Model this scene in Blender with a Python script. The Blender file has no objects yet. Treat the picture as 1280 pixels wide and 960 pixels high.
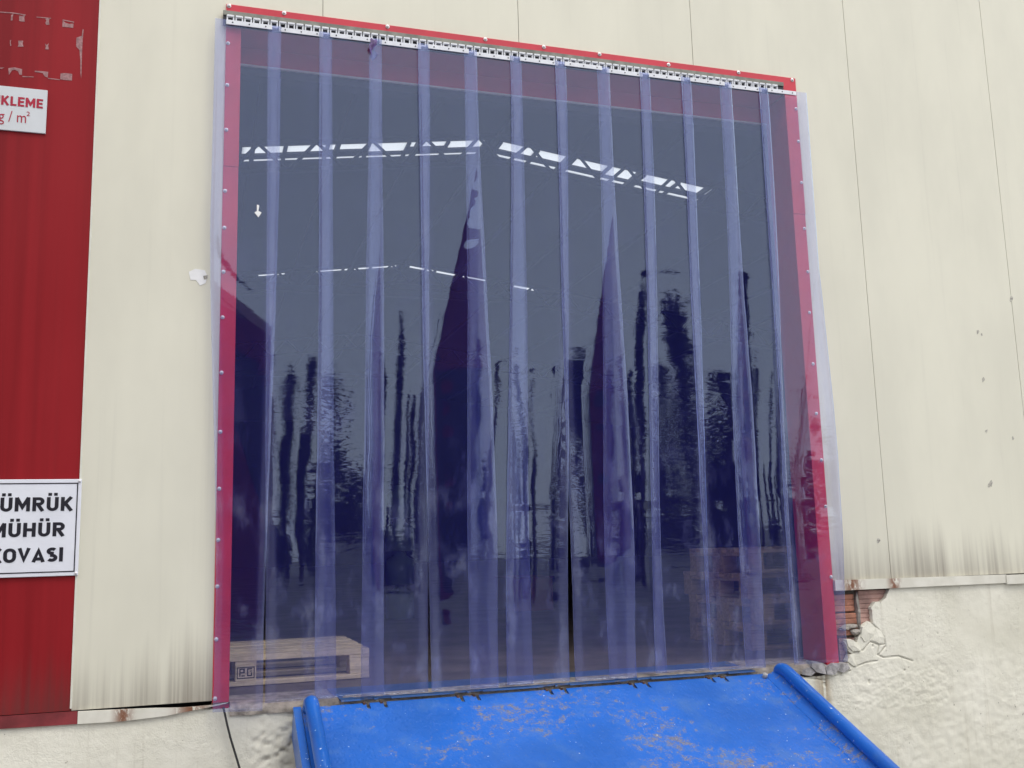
import bpy, bmesh, math, random
from mathutils import Vector, Matrix, noise
random.seed(11)
scene = bpy.context.scene
COL = scene.collection

# ------------------------------------------------------------------ camera
F_PX, CAM = 1246.29, Vector((0.4663, -4.5491, 0.6453))
YAW, PITCH, ROLL = 0.3080, 0.1582, -0.0267
_f = Vector((math.sin(YAW)*math.cos(PITCH), math.cos(YAW)*math.cos(PITCH), math.sin(PITCH)))
_r0 = Vector((math.cos(YAW), -math.sin(YAW), 0)); _u0 = _r0.cross(_f)
_r = _r0*math.cos(ROLL) + _u0*math.sin(ROLL); _u = -_r0*math.sin(ROLL) + _u0*math.cos(ROLL)
cam_d = bpy.data.cameras.new('camera'); cam = bpy.data.objects.new('camera', cam_d); COL.objects.link(cam)
cam_d.sensor_width = 36; cam_d.lens = F_PX/1280*36; cam_d.clip_start = .05; cam_d.clip_end = 2000
M = Matrix((( _r.x, _u.x, -_f.x, CAM.x), (_r.y, _u.y, -_f.y, CAM.y), (_r.z, _u.z, -_f.z, CAM.z), (0, 0, 0, 1)))
cam.matrix_world = M; scene.camera = cam

# ------------------------------------------------------------------ world, sun, exposure
SUN_EL, SUN_AZ = math.radians(60), math.radians(150)      # azimuth: direction to the sun, from +Y clockwise
world = bpy.data.worlds.new('World'); scene.world = world; world.use_nodes = True
wn = world.node_tree.nodes; wl = world.node_tree.links; wn.clear()
wo = wn.new('ShaderNodeOutputWorld'); bg = wn.new('ShaderNodeBackground'); sky = wn.new('ShaderNodeTexSky')
sky.sky_type = 'NISHITA'; sky.sun_disc = False; sky.sun_elevation = SUN_EL; sky.sun_rotation = SUN_AZ
sky.air_density = 1.0; sky.dust_density = 2.0; sky.ozone_density = 1.0
bg.inputs['Strength'].default_value = .15
# thin even overcast: the clear sky shows only faintly through a pale, softly mottled cloud layer
tc = wn.new('ShaderNodeTexCoord'); cn = wn.new('ShaderNodeTexNoise'); cn.inputs['Scale'].default_value = 2.2; cn.inputs['Detail'].default_value = 4
wl.new(tc.outputs['Generated'], cn.inputs['Vector'])
cr = wn.new('ShaderNodeMix'); cr.data_type = 'RGBA'; cr.inputs[6].default_value = (7.6, 7.75, 8.2, 1); cr.inputs[7].default_value = (10.2, 10.2, 10.4, 1); wl.new(cn.outputs['Fac'], cr.inputs[0])
hz = wn.new('ShaderNodeMix'); hz.data_type = 'RGBA'; hz.inputs[0].default_value = .85
wl.new(sky.outputs[0], hz.inputs[6]); wl.new(cr.outputs[2], hz.inputs[7]); wl.new(hz.outputs[2], bg.inputs['Color']); wl.new(bg.outputs[0], wo.inputs['Surface'])
sun_d = bpy.data.lights.new('sun', 'SUN'); sun_d.energy = 0.9; sun_d.angle = math.radians(20); sun_d.color = (1, .95, .87)
sun = bpy.data.objects.new('sun', sun_d); COL.objects.link(sun)
sdir = Vector((math.sin(SUN_AZ)*math.cos(SUN_EL), math.cos(SUN_AZ)*math.cos(SUN_EL), math.sin(SUN_EL)))
sun.rotation_euler = sdir.to_track_quat('Z', 'Y').to_euler(); sun.location = (0, -6, 20)
vs = scene.view_settings; vs.view_transform = 'Standard'; vs.look = 'None'; vs.exposure = 0.29; vs.gamma = 1
scene.render.engine = 'CYCLES'; scene.cycles.use_denoising = True
scene.cycles.transparent_max_bounces = 16; scene.cycles.max_bounces = 6; scene.cycles.diffuse_bounces = 2; scene.cycles.glossy_bounces = 3

def at(x, y, Y=0.0):                       # photograph pixel (1280x960) -> point on the plane y = Y
    d = _f*F_PX + _r*(x-640) - _u*(y-480)
    return CAM + d*((Y-CAM.y)/d.y)

# ------------------------------------------------------------------ node helpers
class NT:
    def __init__(s, name):
        s.m = bpy.data.materials.new(name); s.m.use_nodes = True
        s.t = s.m.node_tree; s.t.nodes.clear(); s.out = s.n('ShaderNodeOutputMaterial')
    def n(s, typ, **kw):
        nd = s.t.nodes.new(typ)
        for k, v in kw.items():
            if hasattr(nd, k): setattr(nd, k, v)
        return nd
    def l(s, a, b): s.t.links.new(a, b)
    def val(s, sock, v):
        if hasattr(v, 'is_linked') or hasattr(v, 'links'): s.l(v, sock)
        else: sock.default_value = v
    def math(s, op, a, b=0.0, c=None, clamp=False):
        nd = s.n('ShaderNodeMath', operation=op); nd.use_clamp = clamp
        s.val(nd.inputs[0], a); s.val(nd.inputs[1], b)
        if c is not None: s.val(nd.inputs[2], c)
        return nd.outputs[0]
    def mix(s, fac, a, b, mode='MIX'):
        nd = s.n('ShaderNodeMix', data_type='RGBA', blend_type=mode)
        s.val(nd.inputs[0], fac)
        s.val(nd.inputs[6], a if not isinstance(a, tuple) else (*a, 1)); s.val(nd.inputs[7], b if not isinstance(b, tuple) else (*b, 1))
        return nd.outputs[2]
    def pos(s, obj=False):
        if obj: return s.n('ShaderNodeTexCoord').outputs['Object']
        return s.n('ShaderNodeNewGeometry').outputs['Position']
    def map(s, vec, scale=(1, 1, 1), loc=(0, 0, 0)):
        nd = s.n('ShaderNodeMapping'); s.l(vec, nd.inputs['Vector'])
        nd.inputs['Scale'].default_value = scale; nd.inputs['Location'].default_value = loc
        return nd.outputs[0]
    def noise(s, vec, scale=5, detail=4, rough=.55, dist=0.0):
        nd = s.n('ShaderNodeTexNoise'); s.l(vec, nd.inputs['Vector'])
        nd.inputs['Scale'].default_value = scale; nd.inputs['Detail'].default_value = detail
        nd.inputs['Roughness'].default_value = rough; nd.inputs['Distortion'].default_value = dist
        return nd.outputs['Fac']
    def ramp(s, fac, p0, p1, v0=0.0, v1=1.0, smooth=True):
        nd = s.n('ShaderNodeMapRange'); nd.interpolation_type = 'SMOOTHSTEP' if smooth else 'LINEAR'
        s.val(nd.inputs[0], fac); nd.inputs[1].default_value = p0; nd.inputs[2].default_value = p1
        nd.inputs[3].default_value = v0; nd.inputs[4].default_value = v1
        return nd.outputs[0]
    def xyz(s, vec):
        nd = s.n('ShaderNodeSeparateXYZ'); s.l(vec, nd.inputs[0]); return nd.outputs
    def bump(s, h, strength=.3, dist=.01):
        nd = s.n('ShaderNodeBump'); s.l(h, nd.inputs['Height'])
        nd.inputs['Strength'].default_value = strength; nd.inputs['Distance'].default_value = dist
        return nd.outputs[0]
    def pbsdf(s, col, rough=.6, metal=0.0, normal=None, spec=.5):
        b = s.n('ShaderNodeBsdfPrincipled')
        s.val(b.inputs['Base Color'], col if not isinstance(col, tuple) else (*col, 1))
        s.val(b.inputs['Roughness'], rough); s.val(b.inputs['Metallic'], metal)
        b.inputs['Specular IOR Level'].default_value = spec
        if normal is not None: s.l(normal, b.inputs['Normal'])
        s.l(b.outputs[0], s.out.inputs['Surface']); return b

MAT = {}
def simple(name, col, rough=.6, metal=0.0, var=.12, scale=6, bump=.0, bscale=60, stretch=(1, 1, 1), obj=False, spec=.5):
    t = NT(name); p = t.map(t.pos(obj), stretch)
    n1 = t.noise(p, scale, 5, .6)
    dark = tuple(c*(1-var) for c in col); light = tuple(min(1, c*(1+var)) for c in col)
    c = t.mix(t.ramp(n1, .3, .7), dark, light)
    nrm = t.bump(t.noise(p, bscale, 4, .6), bump, .01) if bump else None
    t.pbsdf(c, rough, metal, nrm, spec); MAT[name] = t.m; return t.m

# cream / red cladding with vertical dirt streaks rising from the panel foot
def cladding(name, col, foot_pts, dirtcol, amount, band=0.0):
    t = NT(name); P = t.pos(); X, Y, Z = t.xyz(P)
    big = t.noise(t.map(P, (1.2, 1, .5)), 1.6, 4, .6)
    c = t.mix(t.ramp(big, .3, .72), tuple(k*.94 for k in col), tuple(min(1, k*1.04) for k in col))
    if band: c = t.mix(t.math('MULTIPLY', t.ramp(t.noise(t.map(P, (7, 1, .18)), 1.0, 4, .6), .35, .7), band), c, tuple(k*.62 for k in col))
    vs_ = t.noise(t.map(P, (26, 1, .55)), 1.0, 4, .6)                  # faint rain streaks
    c = t.mix(t.math('MULTIPLY', t.ramp(vs_, .55, .8), .07), c, tuple(k*.72 for k in dirtcol))
    # foot height: lower on the left of the door, higher on the right
    foot = t.ramp(X, 1.5, 1.6, foot_pts[0], foot_pts[1], False)
    h = t.math('SUBTRACT', Z, foot)
    streak = t.noise(t.map(P, (30, 1, .35)), 1.0, 4, .5)
    wide = t.noise(t.map(P, (3.2, 1, .01)), 1.0, 2, .5)
    reach = t.math('ADD', t.math('MULTIPLY', t.ramp(wide, .3, .7), .22), t.math('MULTIPLY', t.ramp(streak, .25, .75), .13))
    dirt = t.ramp(t.math('SUBTRACT', reach, h), -.10, .36)
    dirt = t.math('MULTIPLY', dirt, t.ramp(t.noise(t.map(P, (70, 1, 1.2)), 1, 4, .6), .2, .75, .5, 1.0))
    c = t.mix(t.math('MULTIPLY', dirt, amount, clamp=True), c, dirtcol)
    spk = t.noise(P, 34, 3, .5)
    c = t.mix(t.math('MULTIPLY', t.ramp(spk, .765, .80), .55), c, (.16, .14, .11))
    rib = t.n('ShaderNodeTexWave', wave_type='BANDS', bands_direction='X'); t.l(P, rib.inputs['Vector']); rib.inputs['Scale'].default_value = 3.2
    rib.inputs['Distortion'].default_value = 0
    hgt = t.math('ADD', t.math('MULTIPLY', rib.outputs['Fac'], .12 if band else .05), t.math('ADD', t.math('MULTIPLY', big, .9), t.math('MULTIPLY', t.noise(P, 240, 2), .02)))
    t.pbsdf(c, t.ramp(big, .2, .8, .38, .5), 0, t.bump(hgt, .25, .01), .22 if band else .4)
    MAT[name] = t.m
cladding('cream_cladding', (.76, .74, .605), (.02, .41), (.22, .19, .155), 1.0)
cladding('red_cladding', (.31, .013, .018), (.02, .41), (.085, .05, .045), .95, .8)

def rusty_white(name):
    t = NT(name); P = t.pos(); X, Y, Z = t.xyz(P)
    n1 = t.noise(P, 9, 4); c = t.mix(t.ramp(n1, .35, .7), (.70, .68, .58), (.80, .78, .68))
    def blob(cx, w):
        d = t.math('ABSOLUTE', t.math('SUBTRACT', X, cx)); return t.ramp(d, w, 0)
    b = t.math('MAXIMUM', blob(.20, .06), t.math('MAXIMUM', blob(4.0, .06), t.math('MAXIMUM', blob(.47, .12), blob(3.74, .1))))
    rn = t.ramp(t.noise(t.map(P, (22, 10, 9)), 1.6, 5, .7), .36, .52)
    c = t.mix(t.math('MULTIPLY', t.math('MULTIPLY', b, rn), .95), c, (.20, .06, .015))
    t.pbsdf(c, .5, 0, t.bump(n1, .1, .01)); MAT[name] = t.m
rusty_white('flashing_cream')
simple('flashing_red', (.22, .03, .035), .5, var=.35, scale=7)

def plaster(name):
    t = NT(name); P = t.pos(); X, Y, Z = t.xyz(P)
    n1 = t.noise(P, 2.2, 6, .6); n2 = t.noise(P, 14, 6, .65)
    c = t.mix(t.ramp(n1, .3, .7), (.72, .70, .58), (.86, .84, .72))
    c = t.mix(t.math('MULTIPLY', t.ramp(n2, .55, .75), .35), c, (.50, .47, .38))
    st = t.noise(t.map(P, (20, 4, .8)), 1, 4, .6)
    c = t.mix(t.math('MULTIPLY', t.ramp(st, .56, .78), .4), c, (.42, .38, .28))
    # brown run of rusty water under the broken corner
    run = t.math('MULTIPLY', t.ramp(t.math('ABSOLUTE', t.math('SUBTRACT', X, 3.53)), .07, .0), t.ramp(t.noise(t.map(P, (60, 4, 3)), 1, 3), .38, .62))
    c = t.mix(t.math('MULTIPLY', run, .75), c, (.30, .19, .08))
    sp = t.noise(P, 48, 3, .5)
    c = t.mix(t.math('MULTIPLY', t.ramp(sp, .70, .76), .6), c, (.20, .17, .12))
    hgt = t.math('ADD', t.math('MULTIPLY', t.noise(P, 40, 5, .65), .7), t.math('MULTIPLY', t.noise(P, 150, 3, .6), .3))
    t.pbsdf(c, .9, 0, t.bump(t.math('MULTIPLY', hgt, t.ramp(t.noise(P, 3.1, 3), .38, .66, .25, 1.0)), .6, .010), .2); MAT[name] = t.m
plaster('plaster')

def painted_steel(name, col, wear, rough=.42):
    t = NT(name); P = t.pos(); X, Y, Z = t.xyz(P)
    n1 = t.noise(P, 1.7, 5, .6); n2 = t.noise(P, 26, 6, .68); n3 = t.noise(t.map(P, (1, 2.2, 1)), 110, 3, .6)
    c = t.mix(t.ramp(n1, .3, .7), tuple(k*.82 for k in col), tuple(min(1, k*1.15) for k in col))
    c = t.mix(t.math('MULTIPLY', t.ramp(t.noise(P, 7, 5), .5, .75), .35), c, (.10, .20, .38))     # chalky fading
    m = t.math('ADD', t.math('MULTIPLY', n1, .45), t.math('ADD', t.math('MULTIPLY', n2, .40), t.math('MULTIPLY', n3, .26)))
    w = t.ramp(m, .68-wear, .74-wear)
    c = t.mix(t.math('MULTIPLY', w, .85), c, t.mix(t.ramp(n3, .35, .65), (.12, .11, .11), (.24, .23, .24)))
    sc = t.noise(t.map(P, (9, 60, 9)), 1.0, 5, .7, 1.5)
    c = t.mix(t.math('MULTIPLY', t.ramp(sc, .715, .75), .7 if wear > .02 else 0.0), c, (.42, .46, .52))
    ch = t.noise(P, 60, 2, .5)
    c = t.mix(t.ramp(ch, *((.745, .765) if wear > .02 else (.70, .72))), c, (.55, .60, .68))
    tread = t.n('ShaderNodeTexVoronoi'); t.l(t.map(P, (1, .55, .55)), tread.inputs['Vector']); tread.inputs['Scale'].default_value = 62
    hgt = t.math('ADD', t.math('MULTIPLY', t.ramp(tread.outputs['Distance'], .2, .5), .5 if wear > .02 else .02), t.math('MULTIPLY', n2, .6))
    t.pbsdf(c, t.math('ADD', t.math('MULTIPLY', w, .3), rough), 0, t.bump(hgt, .35, .004)); MAT[name] = t.m
painted_steel('ramp_blue', (.010, .118, .50), .078)
painted_steel('pipe_blue', (.010, .11, .46), -.02, .3)
painted_steel('lip_blue', (.05, .14, .36), .10, .5)

def pvc(name):
    t = NT(name); P = t.pos(); X, Y, Z = t.xyz(P)
    # fine waviness of soft plastic sheet: mostly horizontal ripples, stronger low down
    a = t.noise(t.map(P, (.8, 1, 15)), 1.0, 2, .5); b = t.noise(t.map(P, (15, 1, 75)), 1.0, 2, .5); c_ = t.noise(t.map(P, (1.0, 1, 1.8)), 1.0, 1, .5)
    k = t.ramp(Z, 2.6, 1.0, .08, 1.5)
    h = t.math('MULTIPLY', t.math('ADD', t.math('MULTIPLY', a, .00025), t.math('ADD', t.math('MULTIPLY', t.math('MULTIPLY', b, t.ramp(t.noise(t.map(P, (3, 1, 1.4)), 1.0, 2), .42, .68, .12, 1.0)), .00026), t.math('MULTIPLY', c_, .0025))), k)
    bp = t.n('ShaderNodeBump'); bp.inputs['Strength'].default_value = 1.0; bp.inputs['Distance'].default_value = 1.0; t.l(h, bp.inputs['Height'])
    lw = t.n('ShaderNodeLayerWeight'); lw.inputs['Blend'].default_value = .5; t.l(bp.outputs[0], lw.inputs['Normal'])
    fr = t.math('ADD', t.math('MULTIPLY', t.math('POWER', lw.outputs['Facing'], 5.0), .95), .049)
    tr = t.n('ShaderNodeBsdfTransparent'); tr.inputs[0].default_value = (.955, .96, .99, 1)
    df = t.n('ShaderNodeBsdfDiffuse'); tl = t.n('ShaderNodeBsdfTranslucent')
    sm = t.noise(t.map(P, (4, 1, 2)), 2.2, 5, .65)                        # dusty smears, more of them near the floor
    low = t.ramp(Z, 1.6, .0, 0, 1)
    dust_sheen = t.math('MULTIPLY', t.ramp(sm, .50, .80), t.math('ADD', t.math('MULTIPLY', low, .20), .04))
    at_ = t.n('ShaderNodeAttribute', attribute_name='overlap_sheen')             # strip edges painted milky to brighten the overlaps' doubled sky reflection
    dust_sheen = t.math('ADD', dust_sheen, t.math('MULTIPLY', at_.outputs['Fac'], t.ramp(sm, .25, .75, .065, .10)))
    colr = t.mix(t.math('MULTIPLY', dust_sheen, 8.0, clamp=True), (.12, .12, .84), (.44, .47, .84))
    t.l(colr, df.inputs[0]); t.l(colr, tl.inputs[0])
    m1 = t.n('ShaderNodeMixShader'); m1.inputs[0].default_value = .5; t.l(df.outputs[0], m1.inputs[1]); t.l(tl.outputs[0], m1.inputs[2])
    m2 = t.n('ShaderNodeMixShader'); t.l(t.math('ADD', dust_sheen, .060), m2.inputs[0]); t.l(tr.outputs[0], m2.inputs[1]); t.l(m1.outputs[0], m2.inputs[2])
    gl = t.n('ShaderNodeBsdfGlossy'); gl.inputs['Roughness'].default_value = .012; gl.inputs['Color'].default_value = (.74, .88, 1, 1); t.l(bp.outputs[0], gl.inputs['Normal'])
    m3 = t.n('ShaderNodeMixShader'); t.l(fr, m3.inputs[0]); t.l(m2.outputs[0], m3.inputs[1]); t.l(gl.outputs[0], m3.inputs[2])
    t.l(m3.outputs[0], t.out.inputs['Surface']); MAT[name] = t.m
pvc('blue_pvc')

simple('flap_purple', (.16, .09, .26), .25, var=.4, scale=40)
simple('pvc_edge', (.42, .45, .78), .3, var=.2, scale=30)  # frosted cut edge, paled to paint its bright glint
def wood(name, col):
    t = NT(name); P = t.pos(True)
    oi = t.n('ShaderNodeObjectInfo')
    g = t.noise(t.map(P, (3, 30, 40)), 1.5, 5, .65, .4)
    c = t.mix(t.ramp(g, .3, .7), tuple(k*.62 for k in col), tuple(min(1, k*1.15) for k in col))
    c = t.mix(t.math('MULTIPLY', oi.outputs['Random'], .35), c, tuple(k*.55 for k in col))
    t.pbsdf(c, .8, 0, t.bump(g, .3, .003), .25); MAT[name] = t.m
wood('wood', (.90, .72, .47)); wood('wood_old', (.48, .34, .22))
simple('seam', (.34, .33, .27), .7)
simple('red_trim', (.60, .028, .052), .33, var=.10, scale=4, bump=.06, bscale=9)
simple('white_metal', (.78, .80, .83), .35, var=.06, scale=20, spec=.6)
simple('grey_metal', (.20, .20, .17), .5, metal=.3, var=.3, scale=14)
simple('hook_dark', (.02, .02, .03), .5)
simple('screw_metal', (.72, .70, .70), .3, metal=.4)
simple('sign_white', (.80, .82, .87), .3, var=.05, scale=5)
simple('sign_grey', (.66, .69, .70), .4, var=.04, scale=5)
simple('print_black', (.012, .012, .02), .4)
simple('print_red', (.42, .012, .04), .4)
simple('residue', (.36, .19, .19), .8, var=.3, scale=60)
simple('scuff', (.45, .43, .37), .8, var=.5, scale=90)
simple('paper_white', (.82, .82, .80), .8)
simple('brick_clay', (.44, .20, .13), .85, var=.35, scale=16, bump=.4, bscale=70)
simple('brick_pink', (.42, .26, .22), .85, var=.3, scale=14, bump=.4, bscale=70)
simple('mortar', (.34, .31, .27), .95, var=.3, scale=25, bump=.6, bscale=60)
simple('broken_concrete', (.46, .44, .43), .95, var=.3, scale=30, bump=.7, bscale=60)
simple('sill_concrete', (.42, .37, .31), .95, var=.35, scale=18, bump=.7, bscale=70)
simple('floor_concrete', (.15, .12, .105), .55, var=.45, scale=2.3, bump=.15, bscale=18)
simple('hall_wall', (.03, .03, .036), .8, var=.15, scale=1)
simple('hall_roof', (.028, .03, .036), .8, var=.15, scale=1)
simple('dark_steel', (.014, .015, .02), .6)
simple('cable_black', (.03, .03, .03), .6)
simple('rust', (.10, .045, .025), .9, var=.5, scale=40)
simple('yard_concrete', (.22, .215, .21), .9, var=.25, scale=.5, bump=.3, bscale=20)
simple('bark', (.05, .042, .036), .9, var=.3, scale=5)
simple('leaf_dark', (.028, .042, .022), .8, var=.4, scale=2)
simple('maroon_cladding', (.15, .015, .030), .55, var=.2, scale=1)
simple('grey_cladding', (.03, .032, .05), .55, var=.2, scale=1)
simple('pole_steel', (.10, .10, .10), .6)
simple('plastic_red', (.30, .03, .035), .45)
simple('plastic_green', (.16, .24, .20), .35)
t = NT('skylight'); tl = t.n('ShaderNodeBsdfTranslucent'); tl.inputs[0].default_value = (.86, .88, .86, 1)
df = t.n('ShaderNodeBsdfDiffuse'); df.inputs[0].default_value = (.8, .8, .78, 1)
mx = t.n('ShaderNodeMixShader'); mx.inputs[0].default_value = .15
t.l(tl.outputs[0], mx.inputs[1]); t.l(df.outputs[0], mx.inputs[2]); t.l(mx.outputs[0], t.out.inputs['Surface']); MAT['skylight'] = t.m

# ------------------------------------------------------------------ mesh helpers
OFF = {}                                              # world offset of a parent (translation only)
def add(name, verts, faces, mat, parent=None, smooth=False, local=False):
    me = bpy.data.meshes.new(name)
    o = Vector((0, 0, 0)) if (parent is None or local) else OFF.get(parent.name, Vector((0, 0, 0)))
    me.from_pydata([Vector(v)-o for v in verts], [], faces); me.update()
    bm = bmesh.new(); bm.from_mesh(me); bmesh.ops.recalc_face_normals(bm, faces=bm.faces); bm.to_mesh(me); bm.free()
    me.materials.append(MAT[mat])
    if smooth:
        for p in me.polygons: p.use_smooth = True
    ob = bpy.data.objects.new(name, me); COL.objects.link(ob)
    if parent is not None: ob.parent = parent
    OFF[ob.name] = o
    return ob
def tag(o, label, cat, group=None, kind=None):
    if label: o['label'] = label
    if cat: o['category'] = cat
    if group: o['group'] = group
    if kind: o['kind'] = kind
    return o
def thing(name, loc, label, cat, group=None):
    o = bpy.data.objects.new(name, None); COL.objects.link(o); o.location = loc; OFF[o.name] = Vector(loc)
    o.empty_display_size = .1
    return tag(o, label, cat, group)
def copy_tree(o, parent=None):
    c = o.copy(); COL.objects.link(c); c.parent = parent
    for ch in o.children: copy_tree(ch, c)
    return c
def box_vf(x0, x1, y0, y1, z0, z1, b=0.0):
    if b <= 0:
        v = [(x, y, z) for z in (z0, z1) for y in (y0, y1) for x in (x0, x1)]
        return v, [(0, 1, 3, 2), (4, 6, 7, 5), (0, 4, 5, 1), (1, 5, 7, 3), (3, 7, 6, 2), (2, 6, 4, 0)]
    bm = bmesh.new(); v, f = box_vf(x0, x1, y0, y1, z0, z1)
    vs_ = [bm.verts.new(p) for p in v]
    for q in f: bm.faces.new([vs_[i] for i in q])
    bmesh.ops.bevel(bm, geom=list(bm.edges), offset=b, segments=1, affect='EDGES', profile=.5)
    bm.verts.index_update()
    r = [tuple(p.co) for p in bm.verts], [tuple(p.index for p in q.verts) for q in bm.faces]; bm.free(); return r
def join_vf(parts):
    V, Fc = [], []
    for v, f in parts:
        n = len(V); V += list(v); Fc += [tuple(i+n for i in q) for q in f]
    return V, Fc
def box(name, x0, x1, y0, y1, z0, z1, mat, parent=None, b=0.0, local=False):
    v, f = box_vf(x0, x1, y0, y1, z0, z1, b); return add(name, v, f, mat, parent, local=local)
def prism_vf(poly, y0, y1):                           # polygon in (x, z), extruded in y
    n = len(poly); v = [(x, y0, z) for x, z in poly] + [(x, y1, z) for x, z in poly]
    return v, [tuple(range(n)), tuple(range(2*n-1, n-1, -1))] + [(i, (i+1) % n, n+(i+1) % n, n+i) for i in range(n)]
def prism(name, poly, y0, y1, mat, parent=None):
    v, f = prism_vf(poly, y0, y1); return add(name, v, f, mat, parent)
def tube_vf(pts, rad, seg=10, cap=True):
    pts = [Vector(p) for p in pts]; rads = rad if isinstance(rad, (list, tuple)) else [rad]*len(pts)
    V, Fc = [], []; ref = None
    for i, p in enumerate(pts):
        d = (pts[min(i+1, len(pts)-1)] - pts[max(i-1, 0)]).normalized()
        if ref is None: ref = Vector((1, 0, 0)) if abs(d.x) < .8 else Vector((0, 0, 1))
        a = (ref - d*ref.dot(d)).normalized(); bb = d.cross(a); ref = a
        for k in range(seg):
            t_ = 2*math.pi*k/seg; V.append(p + (a*math.cos(t_) + bb*math.sin(t_))*rads[i])
    for i in range(len(pts)-1):
        for k in range(seg):
            Fc.append((i*seg+k, i*seg+(k+1) % seg, (i+1)*seg+(k+1) % seg, (i+1)*seg+k))
    if cap: Fc += [tuple(range(seg)), tuple(range(len(V)-seg, len(V)))]
    return V, Fc
def tube(name, pts, rad, mat, parent=None, seg=10, local=False):
    v, f = tube_vf(pts, rad, seg); return add(name, v, f, mat, parent, smooth=True, local=local)
def screw_vf(c, r=.009, h=.007):                      # domed hex-washer screw head on a wall facing -y
    V = []; n = 10
    for rr, hh in ((r, 0), (r, .002), (r*.66, .003), (r*.6, h), (r*.25, h*1.25)):
        for k in range(n):
            a = 2*math.pi*k/n; V.append((c[0]+rr*math.cos(a), c[1]-hh, c[2]+rr*math.sin(a)))
    Fc = [(i*n+k, i*n+(k+1) % n, (i+1)*n+(k+1) % n, (i+1)*n+k) for i in range(4) for k in range(n)]
    return V, Fc + [tuple(range(4*n, 5*n)), tuple(range(n))]
def screw(c, parent, name='screw', r=.009, mat='screw_metal'):
    v, f = screw_vf(c, r); return add(name, v, f, mat, parent)

# ================================================================== SETTING
g = 400
yard = add('yard_ground', [(-g, -g, -1), (g, -g, -1), (g, g, -1), (-g, g, -1)], [(0, 1, 2, 3)], 'yard_concrete')
yard['kind'] = 'structure'
HX0, HX1, HY1, RIDGE_X, RIDGE_Z, SL = -8.0, 18.0, 34.0, 4.9, 7.05, .13
roofz = lambda x: RIDGE_Z - SL*abs(x-RIDGE_X)
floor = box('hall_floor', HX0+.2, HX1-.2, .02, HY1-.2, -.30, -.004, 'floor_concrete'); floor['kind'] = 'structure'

wh = thing('warehouse', (0, 0, -1), 'cream clad warehouse with red panels, pale plinth and a wide red-trimmed loading door', 'building')
# opening
OX0, OX1, OZ = .617, 3.560, 3.085
T0, T1, TZ = .549, 3.635, 3.190
PT = .09                                              # panel thickness
GAP = .0016
for k in range(-8, 18):
    x0, x1 = k+GAP, k+1-GAP
    top0, top1 = roofz(x0)-.05, roofz(x1)-.05
    head = [(x1, top1)] + ([(RIDGE_X, roofz(RIDGE_X)-.05)] if x0 < RIDGE_X < x1 else []) + [(x0, top0)]
    lz, rz = .022, .405
    if x1 <= OX0: poly = [(x0, lz), (x1, lz)] + head
    elif x0 >= OX1: poly = [(x0, rz), (x1, rz)] + head
    elif x0 < OX0: poly = [(x0, lz), (OX0-.01, lz), (OX0-.01, OZ+.01), (x1, OZ+.01)] + head
    elif x1 > OX1: poly = [(x0, OZ+.01), (OX1+.01, OZ+.01), (OX1+.01, rz), (x1, rz)] + head
    else: poly = [(x0, OZ+.01), (x1, OZ+.01)] + head
    p = prism('wall_panel', poly, 0, PT, 'red_cladding' if k < 0 else 'cream_cladding', wh)
    if k == -1: red_panel = p
    if k == 0: cream_panel = p
    if k == 4: right_panel = p
for k in range(-7, 18):
    z0_ = .03 if k < 1 else (TZ+.01 if k < 4 else .41)
    if k != 0: box('seam_tongue', k-.006, k+.006, .005, .02, z0_, roofz(k)-.2, 'seam', wh)
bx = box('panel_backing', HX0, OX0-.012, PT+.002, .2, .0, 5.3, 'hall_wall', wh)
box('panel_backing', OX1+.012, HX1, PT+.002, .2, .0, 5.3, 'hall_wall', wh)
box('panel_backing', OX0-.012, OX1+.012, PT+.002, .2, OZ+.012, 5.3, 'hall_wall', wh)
# thin bright edge where red meets cream
box('joint_strip', -.004, .004, -.004, .003, .03, 6.3, 'flashing_cream', wh)

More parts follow.
